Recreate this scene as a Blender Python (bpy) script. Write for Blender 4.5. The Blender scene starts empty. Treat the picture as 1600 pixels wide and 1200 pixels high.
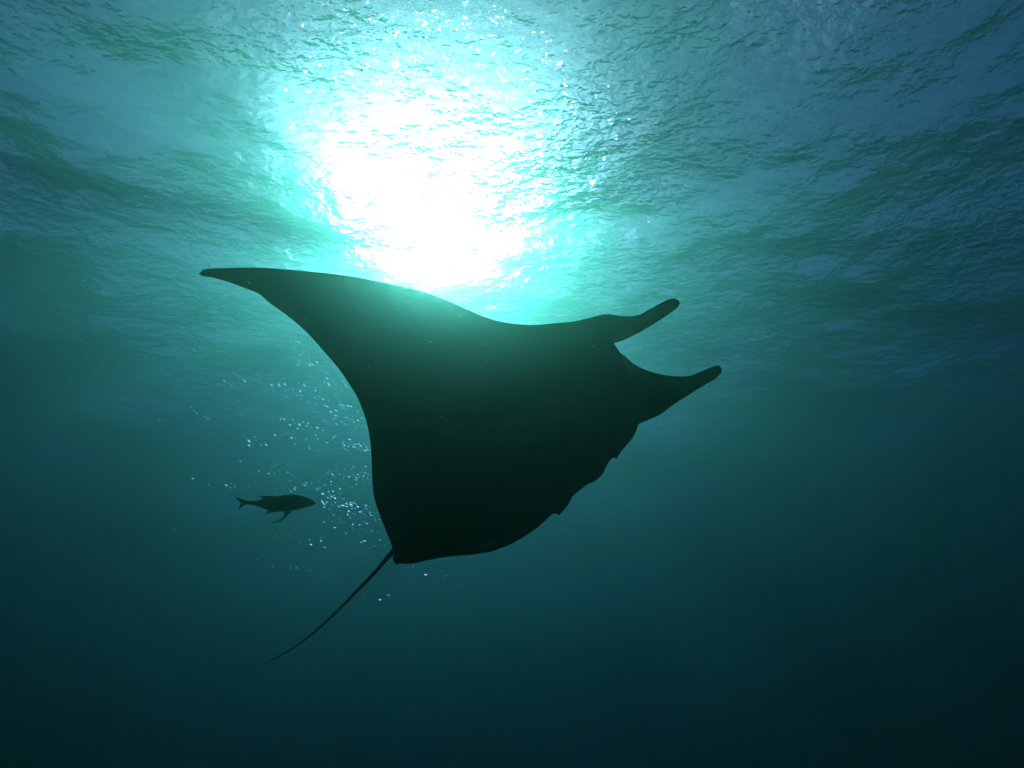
import bpy, math, random
import numpy as np
from mathutils import Vector, Matrix

# ------------------------------------------------------------------ camera
R = math.radians
scene = bpy.context.scene
COL = scene.collection
DEPTH = 10.0                    # the camera is ten metres under the surface (z = 0)
PITCH = 34.0
HFOV = 70.0
CAM = Vector((0.0, 0.0, -DEPTH))
FPX = 800.0 / math.tan(R(HFOV / 2))
cd = bpy.data.cameras.new('camera')
cam = bpy.data.objects.new('camera', cd)
COL.objects.link(cam)
cam.location = CAM
cam.rotation_euler = (R(90 + PITCH), 0, 0)
cd.angle = R(HFOV)
cd.clip_start = 0.02
cd.clip_end = 3000
scene.camera = cam
CR = Matrix.Rotation(R(90 + PITCH), 3, 'X')


def ray(px, py):
    return (CR @ Vector(((px - 800) / FPX, (600 - py) / FPX, -1.0)))


def at(px, py, d):
    """world point seen at photograph pixel (px, py), d metres deep along the view axis"""
    return CAM + ray(px, py) * d


# ------------------------------------------------------------------ sky and sun
SUN_DIR = ray(676, 384).normalized()
sun_el = math.asin(SUN_DIR.z)
sun_az = math.atan2(SUN_DIR.x, SUN_DIR.y)
world = bpy.data.worlds.new('World')
scene.world = world
world.use_nodes = True
nt = world.node_tree
nt.nodes.clear()
sky = nt.nodes.new('ShaderNodeTexSky')
sky.sky_type = 'NISHITA'
sky.sun_disc = False
sky.sun_elevation = sun_el
sky.sun_rotation = sun_az
bg = nt.nodes.new('ShaderNodeBackground')
bg.inputs['Strength'].default_value = 0.05
wo = nt.nodes.new('ShaderNodeOutputWorld')
nt.links.new(sky.outputs[0], bg.inputs['Color'])
nt.links.new(bg.outputs[0], wo.inputs['Surface'])

sl = bpy.data.lights.new('sun', 'SUN')
sl.energy = 5.0
sl.angle = R(0.5)
sl.color = (1.0, 0.97, 0.74)
sun = bpy.data.objects.new('sun', sl)
COL.objects.link(sun)
sun.rotation_euler = SUN_DIR.to_track_quat('Z', 'Y').to_euler()
sun.location = (0, 0, 30)

vs = scene.view_settings
vs.view_transform = 'Standard'
vs.look = 'None'
vs.exposure = 0.80
vs.gamma = 1.0
vs.use_curve_mapping = False
cy = scene.cycles
cy.max_bounces = 6
cy.volume_bounces = 1
cy.transparent_max_bounces = 8
cy.transmission_bounces = 4
cy.glossy_bounces = 3
cy.diffuse_bounces = 2
cy.use_denoising = True
cy.sample_clamp_indirect = 10.0


# ------------------------------------------------------------------ helpers
def mesh_obj(name, verts, faces, mat=None, parent=None, smooth=True):
    me = bpy.data.meshes.new(name)
    me.from_pydata([tuple(v) for v in verts], [], faces)
    me.update()
    if smooth:
        me.polygons.foreach_set('use_smooth', [True] * len(me.polygons))
    o = bpy.data.objects.new(name, me)
    COL.objects.link(o)
    if mat:
        me.materials.append(mat)
    if parent:
        o.parent = parent
        o.matrix_parent_inverse = Matrix.Translation(-parent.location)
    return o


def tag(o, label=None, cat=None, kind=None, group=None):
    if label: o['label'] = label
    if cat: o['category'] = cat
    if kind: o['kind'] = kind
    if group: o['group'] = group


def new_mat(name):
    m = bpy.data.materials.new(name)
    m.use_nodes = True
    t = m.node_tree
    t.nodes.clear()
    out = t.nodes.new('ShaderNodeOutputMaterial')
    return m, t, out


def resample(pts, n):
    """n points evenly spaced along a Catmull-Rom curve through pts"""
    P = np.array(pts, float)
    Q = np.vstack([2 * P[0] - P[1], P, 2 * P[-1] - P[-2]])
    out = []
    for i in range(len(P) - 1):
        p0, p1, p2, p3 = Q[i:i + 4]
        for t in np.linspace(0, 1, 12, endpoint=False):
            out.append(0.5 * ((2 * p1) + (-p0 + p2) * t + (2 * p0 - 5 * p1 + 4 * p2 - p3) * t * t
                              + (-p0 + 3 * p1 - 3 * p2 + p3) * t ** 3))
    out.append(P[-1])
    out = np.array(out)
    s = np.r_[0, np.cumsum(np.linalg.norm(np.diff(out, axis=0), axis=1))]
    k = np.linspace(0, s[-1], n)
    return np.stack([np.interp(k, s, out[:, j]) for j in range(P.shape[1])], 1)


# ------------------------------------------------------------------ water surface
def surface_material():
    m, t, out = new_mat('rippled_water')
    N = t.nodes.new
    L = t.links.new
    geo = N('ShaderNodeNewGeometry')
    mp = N('ShaderNodeMapping')
    mp.inputs['Scale'].default_value = (0.7, 1.0, 1.0)
    mp.inputs['Rotation'].default_value = (0, 0, R(8))
    L(geo.outputs['Position'], mp.inputs['Vector'])
    def noise(scale, detail, rough=0.55, vec=mp):
        n = N('ShaderNodeTexNoise')
        n.inputs['Scale'].default_value = scale
        n.inputs['Detail'].default_value = detail
        n.inputs['Roughness'].default_value = rough
        L(vec.outputs[0], n.inputs['Vector'])
        return n

    def bump(height, dist, normal=None):
        b = N('ShaderNodeBump')
        b.inputs['Strength'].default_value = 1.0
        b.inputs['Distance'].default_value = dist
        L(height, b.inputs['Height'])
        if normal: L(normal.outputs[0], b.inputs['Normal'])
        return b

    # gusts: patches of ruffled water between smoother ones
    gust = noise(0.22, 2.0)
    gr = N('ShaderNodeMapRange')
    gr.inputs['From Min'].default_value = 0.38; gr.inputs['From Max'].default_value = 0.62
    gr.inputs['To Min'].default_value = 0.25; gr.inputs['To Max'].default_value = 1.15
    L(gust.outputs['Fac'], gr.inputs['Value'])
    n1 = noise(6.2, 2.2)
    mu = N('ShaderNodeMath'); mu.operation = 'MULTIPLY'
    L(n1.outputs['Fac'], mu.inputs[0]); L(gr.outputs[0], mu.inputs[1])
    b1 = bump(mu.outputs[0], 0.125)
    # capillary ripples that break the sun into sparkles
    n2 = noise(6.5, 0.0)
    b2 = bump(n2.outputs['Fac'], 0.24, b1)

    def fresnel(b):
        f = N('ShaderNodeFresnel'); f.inputs['IOR'].default_value = 1.333
        L(b.outputs[0], f.inputs['Normal'])
        return f

    def refr(rough, ior, b):
        rf = N('ShaderNodeBsdfRefraction'); rf.inputs['IOR'].default_value = ior
        rf.inputs['Roughness'].default_value = rough
        L(b.outputs[0], rf.inputs['Normal'])
        return rf

    def mix(fac, a, b):
        x = N('ShaderNodeMixShader')
        if isinstance(fac, float): x.inputs[0].default_value = fac
        else: L(fac, x.inputs[0])
        L(a.outputs[0], x.inputs[1]); L(b.outputs[0], x.inputs[2])
        return x

    tr = N('ShaderNodeBsdfTransparent')
    gl = N('ShaderNodeBsdfGlossy'); gl.inputs['Roughness'].default_value = 0.02
    L(b1.outputs[0], gl.inputs['Normal'])
    window = mix(0.68, tr, refr(1.0, 1.085, b1))
    base = mix(fresnel(b1).outputs[0], window, gl)
    inv = N('ShaderNodeMath'); inv.operation = 'MULTIPLY_ADD'
    inv.inputs[1].default_value = -0.28; inv.inputs[2].default_value = 0.28
    L(fresnel(b2).outputs[0], inv.inputs[0])
    mz = mix(inv.outputs[0], base, refr(0.15, 1.21, b2))
    L(mz.outputs[0], out.inputs['Surface'])
    return m


def axis_coords(lo, hi, step, far):
    c = np.arange(lo, hi + step / 2, step)
    a, s = [], step
    x = hi
    while x < far:
        s *= 1.25; x += s; a.append(min(x, far))
    b, s = [], step
    x = lo
    while x > -far:
        s *= 1.25; x -= s; b.append(max(x, -far))
    return np.r_[np.array(b[::-1]), c, np.array(a)]


def build_surface():
    rng = np.random.default_rng(11)
    xs = axis_coords(-32, 32, 0.10, 400.0)
    ys = axis_coords(-6, 46, 0.10, 400.0)
    X, Y = np.meshgrid(xs, ys)
    Z = np.zeros_like(X)
    for i in range(70):
        lam = 0.45 * (9.0 / 0.45) ** rng.random()
        k = 2 * math.pi / lam
        th = R(90 + rng.normal(0, 42))
        slope = 0.032 if lam < 2.5 else 0.020
        ph = rng.random() * 6.283
        Z += slope / k * np.sin(k * (X * math.cos(th) + Y * math.sin(th)) + ph)
    dx = np.clip((np.abs(X) - 32) / 20, 0, 1); dy = np.clip((Y - 46) / 20, 0, 1)
    dy = np.maximum(dy, np.clip((-6 - Y) / 10, 0, 1))
    Z *= 1 - np.maximum(dx, dy)
    nx, ny = len(xs), len(ys)
    co = np.stack([X, Y, Z], -1).reshape(-1, 3).astype(np.float32)
    ii = np.arange(nx * ny).reshape(ny, nx)
    q = np.stack([ii[:-1, :-1], ii[:-1, 1:], ii[1:, 1:], ii[1:, :-1]], -1).reshape(-1).astype(np.int32)
    me = bpy.data.meshes.new('water_surface')
    nf = len(q) // 4
    me.vertices.add(len(co)); me.vertices.foreach_set('co', co.ravel())
    me.loops.add(len(q)); me.loops.foreach_set('vertex_index', q)
    me.polygons.add(nf)
    me.polygons.foreach_set('loop_start', np.arange(0, nf * 4, 4, dtype=np.int32))
    me.polygons.foreach_set('use_smooth', np.ones(nf, bool))
    me.update(calc_edges=True)
    me.materials.append(surface_material())
    o = bpy.data.objects.new('water_surface', me)
    COL.objects.link(o)
    tag(o, 'rippled underside of the sea surface with sun glitter', 'water', 'structure')
    return o, float(Z.max())


surf, ztop = build_surface()

# seabed far below, out of sight
m, t, out = new_mat('seabed_sand')
d = t.nodes.new('ShaderNodeBsdfDiffuse')
n = t.nodes.new('ShaderNodeTexNoise'); n.inputs['Scale'].default_value = 0.3
r = t.nodes.new('ShaderNodeValToRGB')
r.color_ramp.elements[0].color = (0.10, 0.09, 0.07, 1)
r.color_ramp.elements[1].color = (0.20, 0.18, 0.14, 1)
t.links.new(n.outputs['Fac'], r.inputs[0]); t.links.new(r.outputs[0], d.inputs['Color'])
t.links.new(d.outputs[0], out.inputs['Surface'])
S = 400
sb = mesh_obj('seabed', [(-S, -S, -60), (S, -S, -60), (S, S, -60), (-S, S, -60)], [(0, 1, 2, 3)], m)
tag(sb, 'sandy sea floor far below in the dark', 'seabed', 'structure')


# ------------------------------------------------------------------ the water itself
def haze_box():
    m, t, out = new_mat('sea_water')
    N = t.nodes.new; L = t.links.new
    pv = N('ShaderNodeVolumePrincipled')
    # particles scatter forwards and a little green, the water itself evenly and blue
    pv.inputs['Color'].default_value = (0.18, 0.64, 0.17, 1)
    pv.inputs['Density'].default_value = 0.13
    pv.inputs['Anisotropy'].default_value = 0.935
    pv.inputs['Absorption Color'].default_value = (0.0, 0.40, 0.70, 1)
    mol = N('ShaderNodeVolumeScatter')
    mol.inputs['Color'].default_value = (0.05, 0.25, 1.0, 1)
    mol.inputs['Density'].default_value = 0.018
    mol.inputs['Anisotropy'].default_value = 0.7
    ad = N('ShaderNodeAddShader')
    L(pv.outputs[0], ad.inputs[0]); L(mol.outputs[0], ad.inputs[1])
    ab = N('ShaderNodeVolumeAbsorption')
    ab.inputs['Color'].default_value = (0.25, 0.36, 0.56, 1)
    ab.inputs['Density'].default_value = 0.085
    a2 = N('ShaderNodeAddShader')
    L(ad.outputs[0], a2.inputs[0]); L(ab.outputs[0], a2.inputs[1])
    L(a2.outputs[0], out.inputs['Volume'])
    a, z0, z1 = 405, -61, ztop + 0.05
    v = [(x, y, z) for z in (z0, z1) for y in (-a, a) for x in (-a, a)]
    f = [(0, 2, 3, 1), (4, 5, 7, 6), (0, 1, 5, 4), (1, 3, 7, 5), (3, 2, 6, 7), (2, 0, 4, 6)]
    o = mesh_obj('haze', v, f, m, smooth=False)
    tag(o, 'blue green sea water filling the whole view', 'water', 'stuff')


haze_box()


# ------------------------------------------------------------------ skin
def skin_material(name, c0, c1, scale, rough):
    m, t, out = new_mat(name)
    N = t.nodes.new; L = t.links.new
    tc = N('ShaderNodeTexCoord')
    n1 = N('ShaderNodeTexNoise'); n1.inputs['Scale'].default_value = scale
    n1.inputs['Detail'].default_value = 6
    L(tc.outputs['Object'], n1.inputs['Vector'])
    r = N('ShaderNodeValToRGB')
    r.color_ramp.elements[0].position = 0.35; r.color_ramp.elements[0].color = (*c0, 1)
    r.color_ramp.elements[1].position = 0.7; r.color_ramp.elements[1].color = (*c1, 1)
    L(n1.outputs['Fac'], r.inputs[0])
    n2 = N('ShaderNodeTexNoise'); n2.inputs['Scale'].default_value = scale * 14
    L(tc.outputs['Object'], n2.inputs['Vector'])
    b = N('ShaderNodeBump'); b.inputs['Strength'].default_value = 0.25; b.inputs['Distance'].default_value = 0.01
    L(n2.outputs['Fac'], b.inputs['Height'])
    p = N('ShaderNodeBsdfPrincipled')
    p.inputs['Roughness'].default_value = rough
    p.inputs['Specular IOR Level'].default_value = 0.03
    L(r.outputs[0], p.inputs['Base Color']); L(b.outputs[0], p.inputs['Normal'])
    L(p.outputs[0], out.inputs['Surface'])
    return m


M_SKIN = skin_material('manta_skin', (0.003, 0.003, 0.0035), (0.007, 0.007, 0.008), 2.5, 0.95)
M_EYE = skin_material('eye_black', (0.01, 0.01, 0.01), (0.02, 0.02, 0.02), 20, 0.15)
M_FISH = skin_material('fish_skin', (0.012, 0.013, 0.014), (0.03, 0.03, 0.032), 6, 0.7)

# ------------------------------------------------------------------ manta ray
LEAD = [(311, 427), (319, 421), (345, 419), (400, 418), (450, 421), (485, 424.5), (512, 427), (550, 432), (587, 439),
        (625, 447), (662, 456), (700, 470), (730, 483.5), (760, 496), (790, 504), (829, 508), (862, 505.5),
        (892, 503), (922, 500), (945, 516), (960, 538), (975, 562), (985, 600), (992, 632), (997, 663)]
TRAIL = [(311, 428), (316, 431.5), (330, 433), (355, 440), (382, 450), (405, 459.5), (422, 474), (450, 494), (480, 520),
         (507, 550), (530, 577), (550, 607), (560, 624), (573, 660), (579.5, 699), (581, 735), (584, 774), (593, 804),
         (605, 834), (613, 856), (615, 872), (622, 880)]
RIGHT = [(997, 663), (995, 671), (987, 686), (970, 705), (963, 717), (960, 709), (949, 724), (946, 730), (941, 741), (928, 753),
         (920, 754), (894, 774), (888, 788), (873, 805), (871, 789), (860, 800), (843, 814.5), (830, 831), (800, 849),
         (770, 861), (740, 866), (695, 870), (674, 873.5), (650, 880), (638, 881), (622, 880)]
RSOFT = [(997, 663), (960, 712), (915, 757), (872, 793), (830, 831), (770, 861), (695, 871), (650, 880), (622, 880)]


def lin(pts, n):
    P = np.array(pts, float)
    s = np.r_[0, np.cumsum(np.linalg.norm(np.diff(P, axis=0), axis=1))]
    k = np.linspace(0, s[-1], n)
    return np.stack([np.interp(k, s, P[:, j]) for j in range(2)], 1)


def manta():
    D0 = 3.0
    root = bpy.data.objects.new('manta_ray', None)
    COL.objects.link(root)
    root.location = at(780, 690, D0)
    root.empty_display_size = 0.3
    tag(root, 'huge black manta ray gliding overhead with one wing spread beneath the sun', 'manta ray')
    bpy.context.view_layer.update()
    NU, NV, NW = 90, 200, 40
    le = resample(LEAD, NU + 1); te = resample(TRAIL, NU + 1)
    rs = lin(RIGHT, NV + 1); ro = resample(RSOFT, NV + 1)
    us = np.linspace(0, 1, NU + 1); vs_ = np.linspace(0, 1, NV + 1)
    P = np.zeros((NU + NW + 1, NV + 1, 2)); DZ = np.zeros((NU + NW + 1, NV + 1)); T = np.zeros_like(DZ)
    base = (1 - vs_)[:, None] * rs[0] + vs_[:, None] * rs[-1]
    for i, u in enumerate(us):
        chord = (1 - vs_)[:, None] * le[i] + vs_[:, None] * te[i]
        k = u ** 3
        fine = max(0, (u - 0.93) / 0.07) ** 2
        P[i] = chord + k * (ro - base) + fine * (rs - ro)
        # airfoil section, thick over the body and thin at tip and edges
        body = math.exp(-((u - 0.78) / 0.20) ** 2)
        c = np.linalg.norm(le[i] - te[i]) * D0 / FPX
        th = c * (0.055 + 0.10 * body) + 0.012
        prof = (np.sqrt(np.clip(vs_, 0, 1)) * (1 - vs_) ** 0.8) * 1.75
        edge = np.clip((1 - u) / 0.22, 0, 1) ** 0.5
        T[i] = th * prof * (0.06 + 0.94 * edge)
        DZ[i] = 0.36 * (1 - u) ** 2 - 0.07 * body + 0.11 * max(0, (u - 0.75) / 0.25) ** 2.5
        DZ[i] += 0.10 * (vs_ - 0.5)
    cen = np.array((790., 740.))
    for j in range(1, NW + 1):
        w = j / NW
        i = NU + j
        fine = max(0, 1 - w / 0.12) ** 2
        edge = ro + fine * (rs - ro)
        # chord shrinks and sweeps back to the tip of the far wing
        s = (1 - w) ** 0.75 if w < 1 else 0.0
        s = max(s, 0.02)
        mid = 0.60 - 0.02 * w
        k = np.clip(mid + (vs_ - mid) * s, 0, 1) * NV
        e = np.stack([np.interp(k, np.arange(NV + 1), edge[:, q]) for q in range(2)], 1)
        pull = 0.02 * min(1, w * 4) + 0.36 * w ** 1.5
        P[i] = e + (cen - e) * pull
        DZ[i] = DZ[NU].mean() + 0.10 * (vs_ - 0.5) + (1.2 * w * (1 - 0.12 * w))
        c = 1.1 * s
        prof = (np.sqrt(np.clip(vs_, 0, 1)) * (1 - vs_) ** 0.8) * 1.75
        T[i] = (c * 0.05 + 0.01) * prof * min(1.0, 0.06 + 3.0 * w)
    n1, n2 = P.shape[:2]
    W = np.zeros((n1, n2, 3))
    for i in range(n1):
        for j in range(n2):
            W[i, j] = at(P[i, j, 0], P[i, j, 1], D0 + DZ[i, j])
    gu = np.gradient(W, axis=0); gv = np.gradient(W, axis=1)
    nn = np.cross(gu, gv)
    nn /= np.maximum(np.linalg.norm(nn, axis=2, keepdims=True), 1e-9)
    if nn[NU // 2, NV // 2] @ np.array(ray(700, 650)) > 0:
        nn = -nn            # towards the camera: the belly
    # smooth normals so the folded wing offsets cleanly
    for _ in range(6):
        nn[1:-1, 1:-1] = (nn[1:-1, 1:-1] * 2 + nn[:-2, 1:-1] + nn[2:, 1:-1] + nn[1:-1, :-2] + nn[1:-1, 2:])
        nn /= np.maximum(np.linalg.norm(nn, axis=2, keepdims=True), 1e-9)
    T[:, 0] = 0; T[:, -1] = 0; T[0] = 0; T[-1] = 0
    low = W + nn * (T * 0.45)[..., None]
    top = W - nn * (T * 0.55)[..., None]
    verts, faces = [], []
    idl = np.zeros((n1, n2), int); idt = np.zeros((n1, n2), int)
    for i in range(n1):
        for j in range(n2):
            idl[i, j] = len(verts); verts.append(low[i, j])
            if T[i, j] == 0:
                idt[i, j] = idl[i, j]
            else:
                idt[i, j] = len(verts); verts.append(top[i, j])
    for i in range(n1 - 1):
        for j in range(n2 - 1):
            faces.append((idl[i, j], idl[i, j + 1], idl[i + 1, j + 1], idl[i + 1, j]))
            faces.append((idt[i, j], idt[i + 1, j], idt[i + 1, j + 1], idt[i, j + 1]))
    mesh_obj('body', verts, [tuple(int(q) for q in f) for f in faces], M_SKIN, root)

    def loft(name, pairs, depth, flat, mat=M_SKIN, n=40, seg=20, parent=root):
        P = resample([(*a, *b) for a, b in pairs], n)
        dd = np.interp(np.linspace(0, 1, n), np.linspace(0, 1, len(depth)), depth)
        view = np.array(CR @ Vector((0, 0, -1)))
        V, F = [], []
        for i in range(n):
            A = np.array(at(P[i, 0], P[i, 1], dd[i])); B = np.array(at(P[i, 2], P[i, 3], dd[i]))
            c = (A + B) / 2; h = (A - B) / 2
            hw = np.linalg.norm(h)
            for s in range(seg):
                a = 2 * math.pi * s / seg
                V.append(c + h * math.cos(a) + view * hw * flat * math.sin(a))
        for i in range(n - 1):
            for s in range(seg):
                s2 = (s + 1) % seg
                F.append((i * seg + s, i * seg + s2, (i + 1) * seg + s2, (i + 1) * seg + s))
        F.append(tuple(range(seg))[::-1]); F.append(tuple((n - 1) * seg + s for s in range(seg)))
        return mesh_obj(name, V, F, mat, parent)

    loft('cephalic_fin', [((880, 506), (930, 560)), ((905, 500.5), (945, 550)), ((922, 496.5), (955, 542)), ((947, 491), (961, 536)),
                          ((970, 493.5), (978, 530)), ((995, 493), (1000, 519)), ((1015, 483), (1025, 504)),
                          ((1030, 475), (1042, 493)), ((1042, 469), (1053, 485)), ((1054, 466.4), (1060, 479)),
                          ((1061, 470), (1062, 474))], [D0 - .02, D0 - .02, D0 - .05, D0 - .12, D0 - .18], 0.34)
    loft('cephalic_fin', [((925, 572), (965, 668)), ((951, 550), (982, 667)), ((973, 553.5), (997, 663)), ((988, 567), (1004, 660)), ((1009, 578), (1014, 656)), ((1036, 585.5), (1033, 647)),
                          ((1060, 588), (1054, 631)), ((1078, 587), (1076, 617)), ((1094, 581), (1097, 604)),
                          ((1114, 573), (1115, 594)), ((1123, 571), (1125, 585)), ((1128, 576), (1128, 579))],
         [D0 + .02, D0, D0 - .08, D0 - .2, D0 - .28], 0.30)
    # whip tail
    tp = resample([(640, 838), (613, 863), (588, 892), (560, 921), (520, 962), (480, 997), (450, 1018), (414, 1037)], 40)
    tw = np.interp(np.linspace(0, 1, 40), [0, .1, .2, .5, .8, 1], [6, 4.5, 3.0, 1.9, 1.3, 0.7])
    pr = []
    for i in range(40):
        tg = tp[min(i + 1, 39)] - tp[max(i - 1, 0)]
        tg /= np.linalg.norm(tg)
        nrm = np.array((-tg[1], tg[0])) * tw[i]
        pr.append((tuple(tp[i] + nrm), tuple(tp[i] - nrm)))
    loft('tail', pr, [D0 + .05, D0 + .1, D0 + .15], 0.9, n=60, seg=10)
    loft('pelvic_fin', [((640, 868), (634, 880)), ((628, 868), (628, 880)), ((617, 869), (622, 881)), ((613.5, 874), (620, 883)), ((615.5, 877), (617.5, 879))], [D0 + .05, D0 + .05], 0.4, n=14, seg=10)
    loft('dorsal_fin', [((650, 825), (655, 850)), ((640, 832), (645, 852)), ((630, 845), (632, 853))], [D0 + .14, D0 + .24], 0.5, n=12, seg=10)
    return root


manta()


# ------------------------------------------------------------------ escort fish
def fish():
    root = bpy.data.objects.new('fish', None)
    COL.objects.link(root)
    D = 4.0
    o0 = at(430, 787, D)
    root.location = o0
    root.empty_display_size = 0.1
    tag(root, 'small dark fish with forked tail swimming behind the manta ray', 'fish')
    bpy.context.view_layer.update()
    Xv = np.array(CR @ Vector((1, 0, 0))); Yv = np.array(CR @ Vector((0, 1, 0))); Zv = np.array(CR @ Vector((0, 0, -1)))
    yaw = 0.22
    u = D / FPX

    def W(zx, zy, off=0.0):          # zoom-4 pixel coordinates, five to a photograph pixel
        px, py = 340 + zx / 5, 720 + zy / 5
        x = (px - 430); y = (787 - py)
        base = at(px, py, D + x * u * yaw)
        return np.array(base) + Zv * off

    top = [(770, 331), (762, 318), (740, 304), (700, 286), (650, 271), (600, 264.5), (540, 265), (480, 276), (420, 289), (370, 298), (320, 309), (270, 313), (225, 310), (205, 313)]
    bot = [(770, 333), (762, 338), (740, 350), (700, 362), (650, 376), (600, 387), (540, 394), (480, 397), (420, 392), (370, 377), (320, 358), (270, 346), (225, 341), (205, 339)]
    P = resample([(*a, *b) for a, b in zip(top, bot)], 48)
    V, F = [], []
    seg = 20
    n = len(P)
    for i in range(n):
        A = W(P[i, 0], P[i, 1]); B = W(P[i, 2], P[i, 3])
        c = (A + B) / 2; h = (A - B) / 2; hw = np.linalg.norm(h)
        f = i / (n - 1)
        fl = 0.62 - 0.35 * f
        for s in range(seg):
            a = 2 * math.pi * s / seg
            V.append(c + h * math.cos(a) + Zv * hw * fl * math.sin(a))
    for i in range(n - 1):
        for s in range(seg):
            s2 = (s + 1) % seg
            F.append((i * seg + s, i * seg + s2, (i + 1) * seg + s2, (i + 1) * seg + s))
    F.append(tuple(range(seg))[::-1]); F.append(tuple((n - 1) * seg + s for s in range(seg)))
    mesh_obj('body', V, F, M_FISH, root)

    c = W(712, 311, -0.028); r = 0.0055
    EV, EF = [], []
    for i in range(9):
        for j in range(12):
            p, q = math.pi * i / 8, 2 * math.pi * j / 12
            EV.append(c + r * (Xv * math.sin(p) * math.cos(q) + Yv * math.sin(p) * math.sin(q) + Zv * math.cos(p)))
    for i in range(8):
        for j in range(12):
            EF.append((i * 12 + j, i * 12 + (j + 1) % 12, (i + 1) * 12 + (j + 1) % 12, (i + 1) * 12 + j))
    mesh_obj('eye', EV, EF, M_EYE, root)

    def fin(name, pts, side=0.0, th=0.004, slant=0.0):
        m = len(pts)
        y0 = pts[0][1]
        lo = [W(x, y, side + slant * (y - y0) * u / 5 - th) for x, y in pts]
        hi = [W(x, y, side + slant * (y - y0) * u / 5 + th) for x, y in pts]
        F = [tuple(range(m)), tuple(range(m, 2 * m))[::-1]]
        F += [(i, i + m, (i + 1) % m + m, (i + 1) % m) for i in range(m)]
        mesh_obj(name, lo + hi, F, M_FISH, root, smooth=False)
    fin('tail_fin', [(235, 314), (215, 309), (190, 301), (165, 289), (130, 277), (146, 296), (170, 317), (183, 326), (176, 345), (164, 383), (186, 366), (205, 350), (235, 338)])
    fin('dorsal_fin', [(470, 290), (480, 276), (440, 276), (400, 273), (350, 272), (315, 275), (340, 283), (362, 300), (380, 310)])
    fin('anal_fin', [(380, 370), (400, 383), (385, 398), (360, 412), (390, 410), (430, 405), (470, 398), (480, 385)])
    fin('pectoral_fin', [(540, 388), (548, 400), (545, 415), (530, 432), (505, 448), (475, 456), (444, 457), (475, 462), (505, 459), (535, 446), (560, 428), (578, 408), (600, 386), (570, 375)], side=-0.05, slant=-0.5)


fish()


# ------------------------------------------------------------------ drifting particles
def snow():
    m, t, out = new_mat('drifting_particle')
    N = t.nodes.new; L = t.links.new
    a = N('ShaderNodeBsdfTranslucent'); a.inputs['Color'].default_value = (0.85, 0.85, 0.8, 1)
    b = N('ShaderNodeBsdfDiffuse'); b.inputs['Color'].default_value = (0.8, 0.8, 0.75, 1)
    x = N('ShaderNodeMixShader'); x.inputs[0].default_value = 0.4
    L(a.outputs[0], x.inputs[1]); L(b.outputs[0], x.inputs[2]); L(x.outputs[0], out.inputs['Surface'])
    rnd = random.Random(5)
    V, F = [], []

    def bit(p, r):
        k = len(V)
        for dx, dy, dz in ((1, 0, 0), (-1, 0, 0), (0, 1, 0), (0, -1, 0), (0, 0, 1), (0, 0, -1)):
            q = r * rnd.uniform(0.6, 1.3)
            V.append((p[0] + dx * q, p[1] + dy * q, p[2] + dz * q))
        for f in ((0, 2, 4), (2, 1, 4), (1, 3, 4), (3, 0, 4), (2, 0, 5), (1, 2, 5), (3, 1, 5), (0, 3, 5)):
            F.append(tuple(k + q for q in f))
    for _ in range(3800):
        p = (rnd.uniform(-3.5, 3.5), rnd.uniform(0.7, 4.0), rnd.uniform(-9, -4.6))
        dd = math.dist(p, CAM)
        if dd < 0.7: continue
        bit(p, rnd.choice((0.0008, 0.0011, 0.0015, 0.0024)))
    bit(at(273, 827, 1.5), 0.0035)
    # a curled strand drifting in front of the belly
    for a, b in ((752, 850), (755, 852), (757, 849), (759, 853), (761, 855), (763, 851), (766, 849), (768, 847), (764, 847)):
        bit(at(a, b, 2.2), 0.0016)
    o = mesh_obj('drifting_particles', V, F, m, smooth=False)
    tag(o, 'tiny pale specks drifting in the water', 'plankton', 'stuff')



snow()


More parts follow.
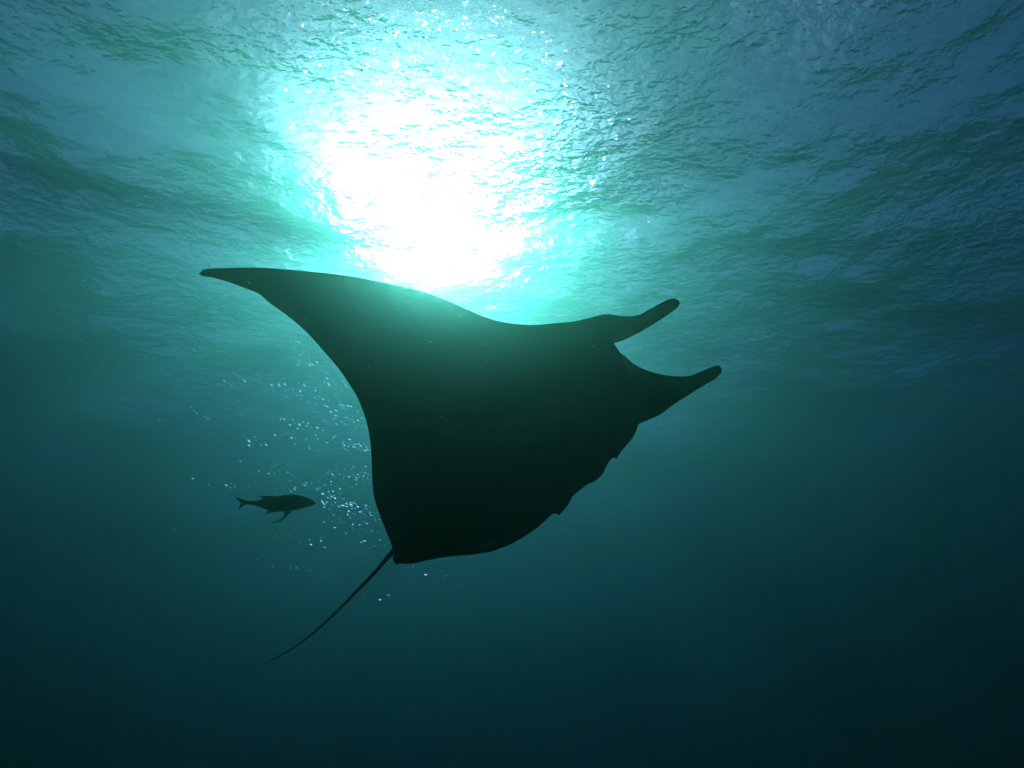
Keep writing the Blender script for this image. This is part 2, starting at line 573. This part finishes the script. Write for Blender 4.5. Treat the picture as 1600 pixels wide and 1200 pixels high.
def flakes():
    """thin shiny flakes added as sun glitter, tilted to mirror the sun towards the camera"""
    m, t, out = new_mat('glint_flake')  # glossy plates added to stand in for the sun's glitter trail
    g = t.nodes.new('ShaderNodeBsdfGlossy')
    g.inputs['Roughness'].default_value = 0.40
    g.inputs['Color'].default_value = (0.80, 1.0, 0.90, 1)
    t.links.new(g.outputs[0], out.inputs['Surface'])
    rnd = random.Random(21)
    V, F = [], []

    def flake(c, r):
        view = (CAM - c).normalized()
        nrm = (view + SUN_DIR).normalized() + Vector((rnd.gauss(0, .10), rnd.gauss(0, .10), rnd.gauss(0, .10)))
        nrm.normalize()
        a = nrm.orthogonal().normalized(); b = nrm.cross(a)
        k = len(V)
        for h in (-0.12, 0.12):
            for q in range(6):
                w = math.pi / 3 * q
                V.append(c + (a * math.cos(w) + b * math.sin(w)) * r * rnd.uniform(0.75, 1.1) + nrm * r * h)
        F.append(tuple(range(k + 5, k - 1, -1))); F.append(tuple(range(k + 6, k + 12)))
        for q in range(6):
            F.append((k + q, k + (q + 1) % 6, k + 6 + (q + 1) % 6, k + 6 + q))
    glitter_rows = [(475, 545, 30, 6), (540, 600, 40, 12), (450, 610, 40, 6), (520, 632, 55, 16), (470, 662, 45, 10), (545, 655, 50, 16), (535, 690, 60, 14),
              (555, 745, 45, 20), (500, 760, 60, 14), (530, 785, 70, 26), (560, 800, 40, 20), (540, 820, 50, 10), (420, 735, 40, 5), (350, 750, 50, 5),
              (400, 690, 35, 4), (360, 600, 20, 3), (310, 645, 20, 2), (580, 848, 25, 6), (470, 850, 50, 5), (440, 880, 50, 4), (610, 935, 50, 1),
              (700, 905, 80, 4), (480, 570, 40, 6), (400, 430, 30, 5), (350, 388, 25, 8), (375, 378, 8, 4), (300, 450, 60, 3), (455, 690, 50, 8), (560, 700, 30, 10)]
    for cx, cy_, sp, n in glitter_rows:
        d0 = rnd.uniform(3.6, 5.2)
        for _ in range(int(n * 3)):
            a = rnd.gauss(0, 0.5)
            x = cx + sp * a
            y = cy_ + 0.18 * sp * a + rnd.gauss(0, 6.5)
            d = d0 + rnd.gauss(0, 0.3)
            if 360 < x < 500 and 770 < y < 815 or rnd.random() < 0.15:
                continue
            flake(at(x, y, d), d * rnd.choice((0.6, 0.8, 1.0, 1.2, 1.6, 2.3)) / FPX)
    o = mesh_obj('glitter_flakes', V, F, m, smooth=False)
    tag(o, 'bright glinting flakes added as sun glitter beside the rear edge of the manta ray', 'plankton', 'stuff')


flakes()
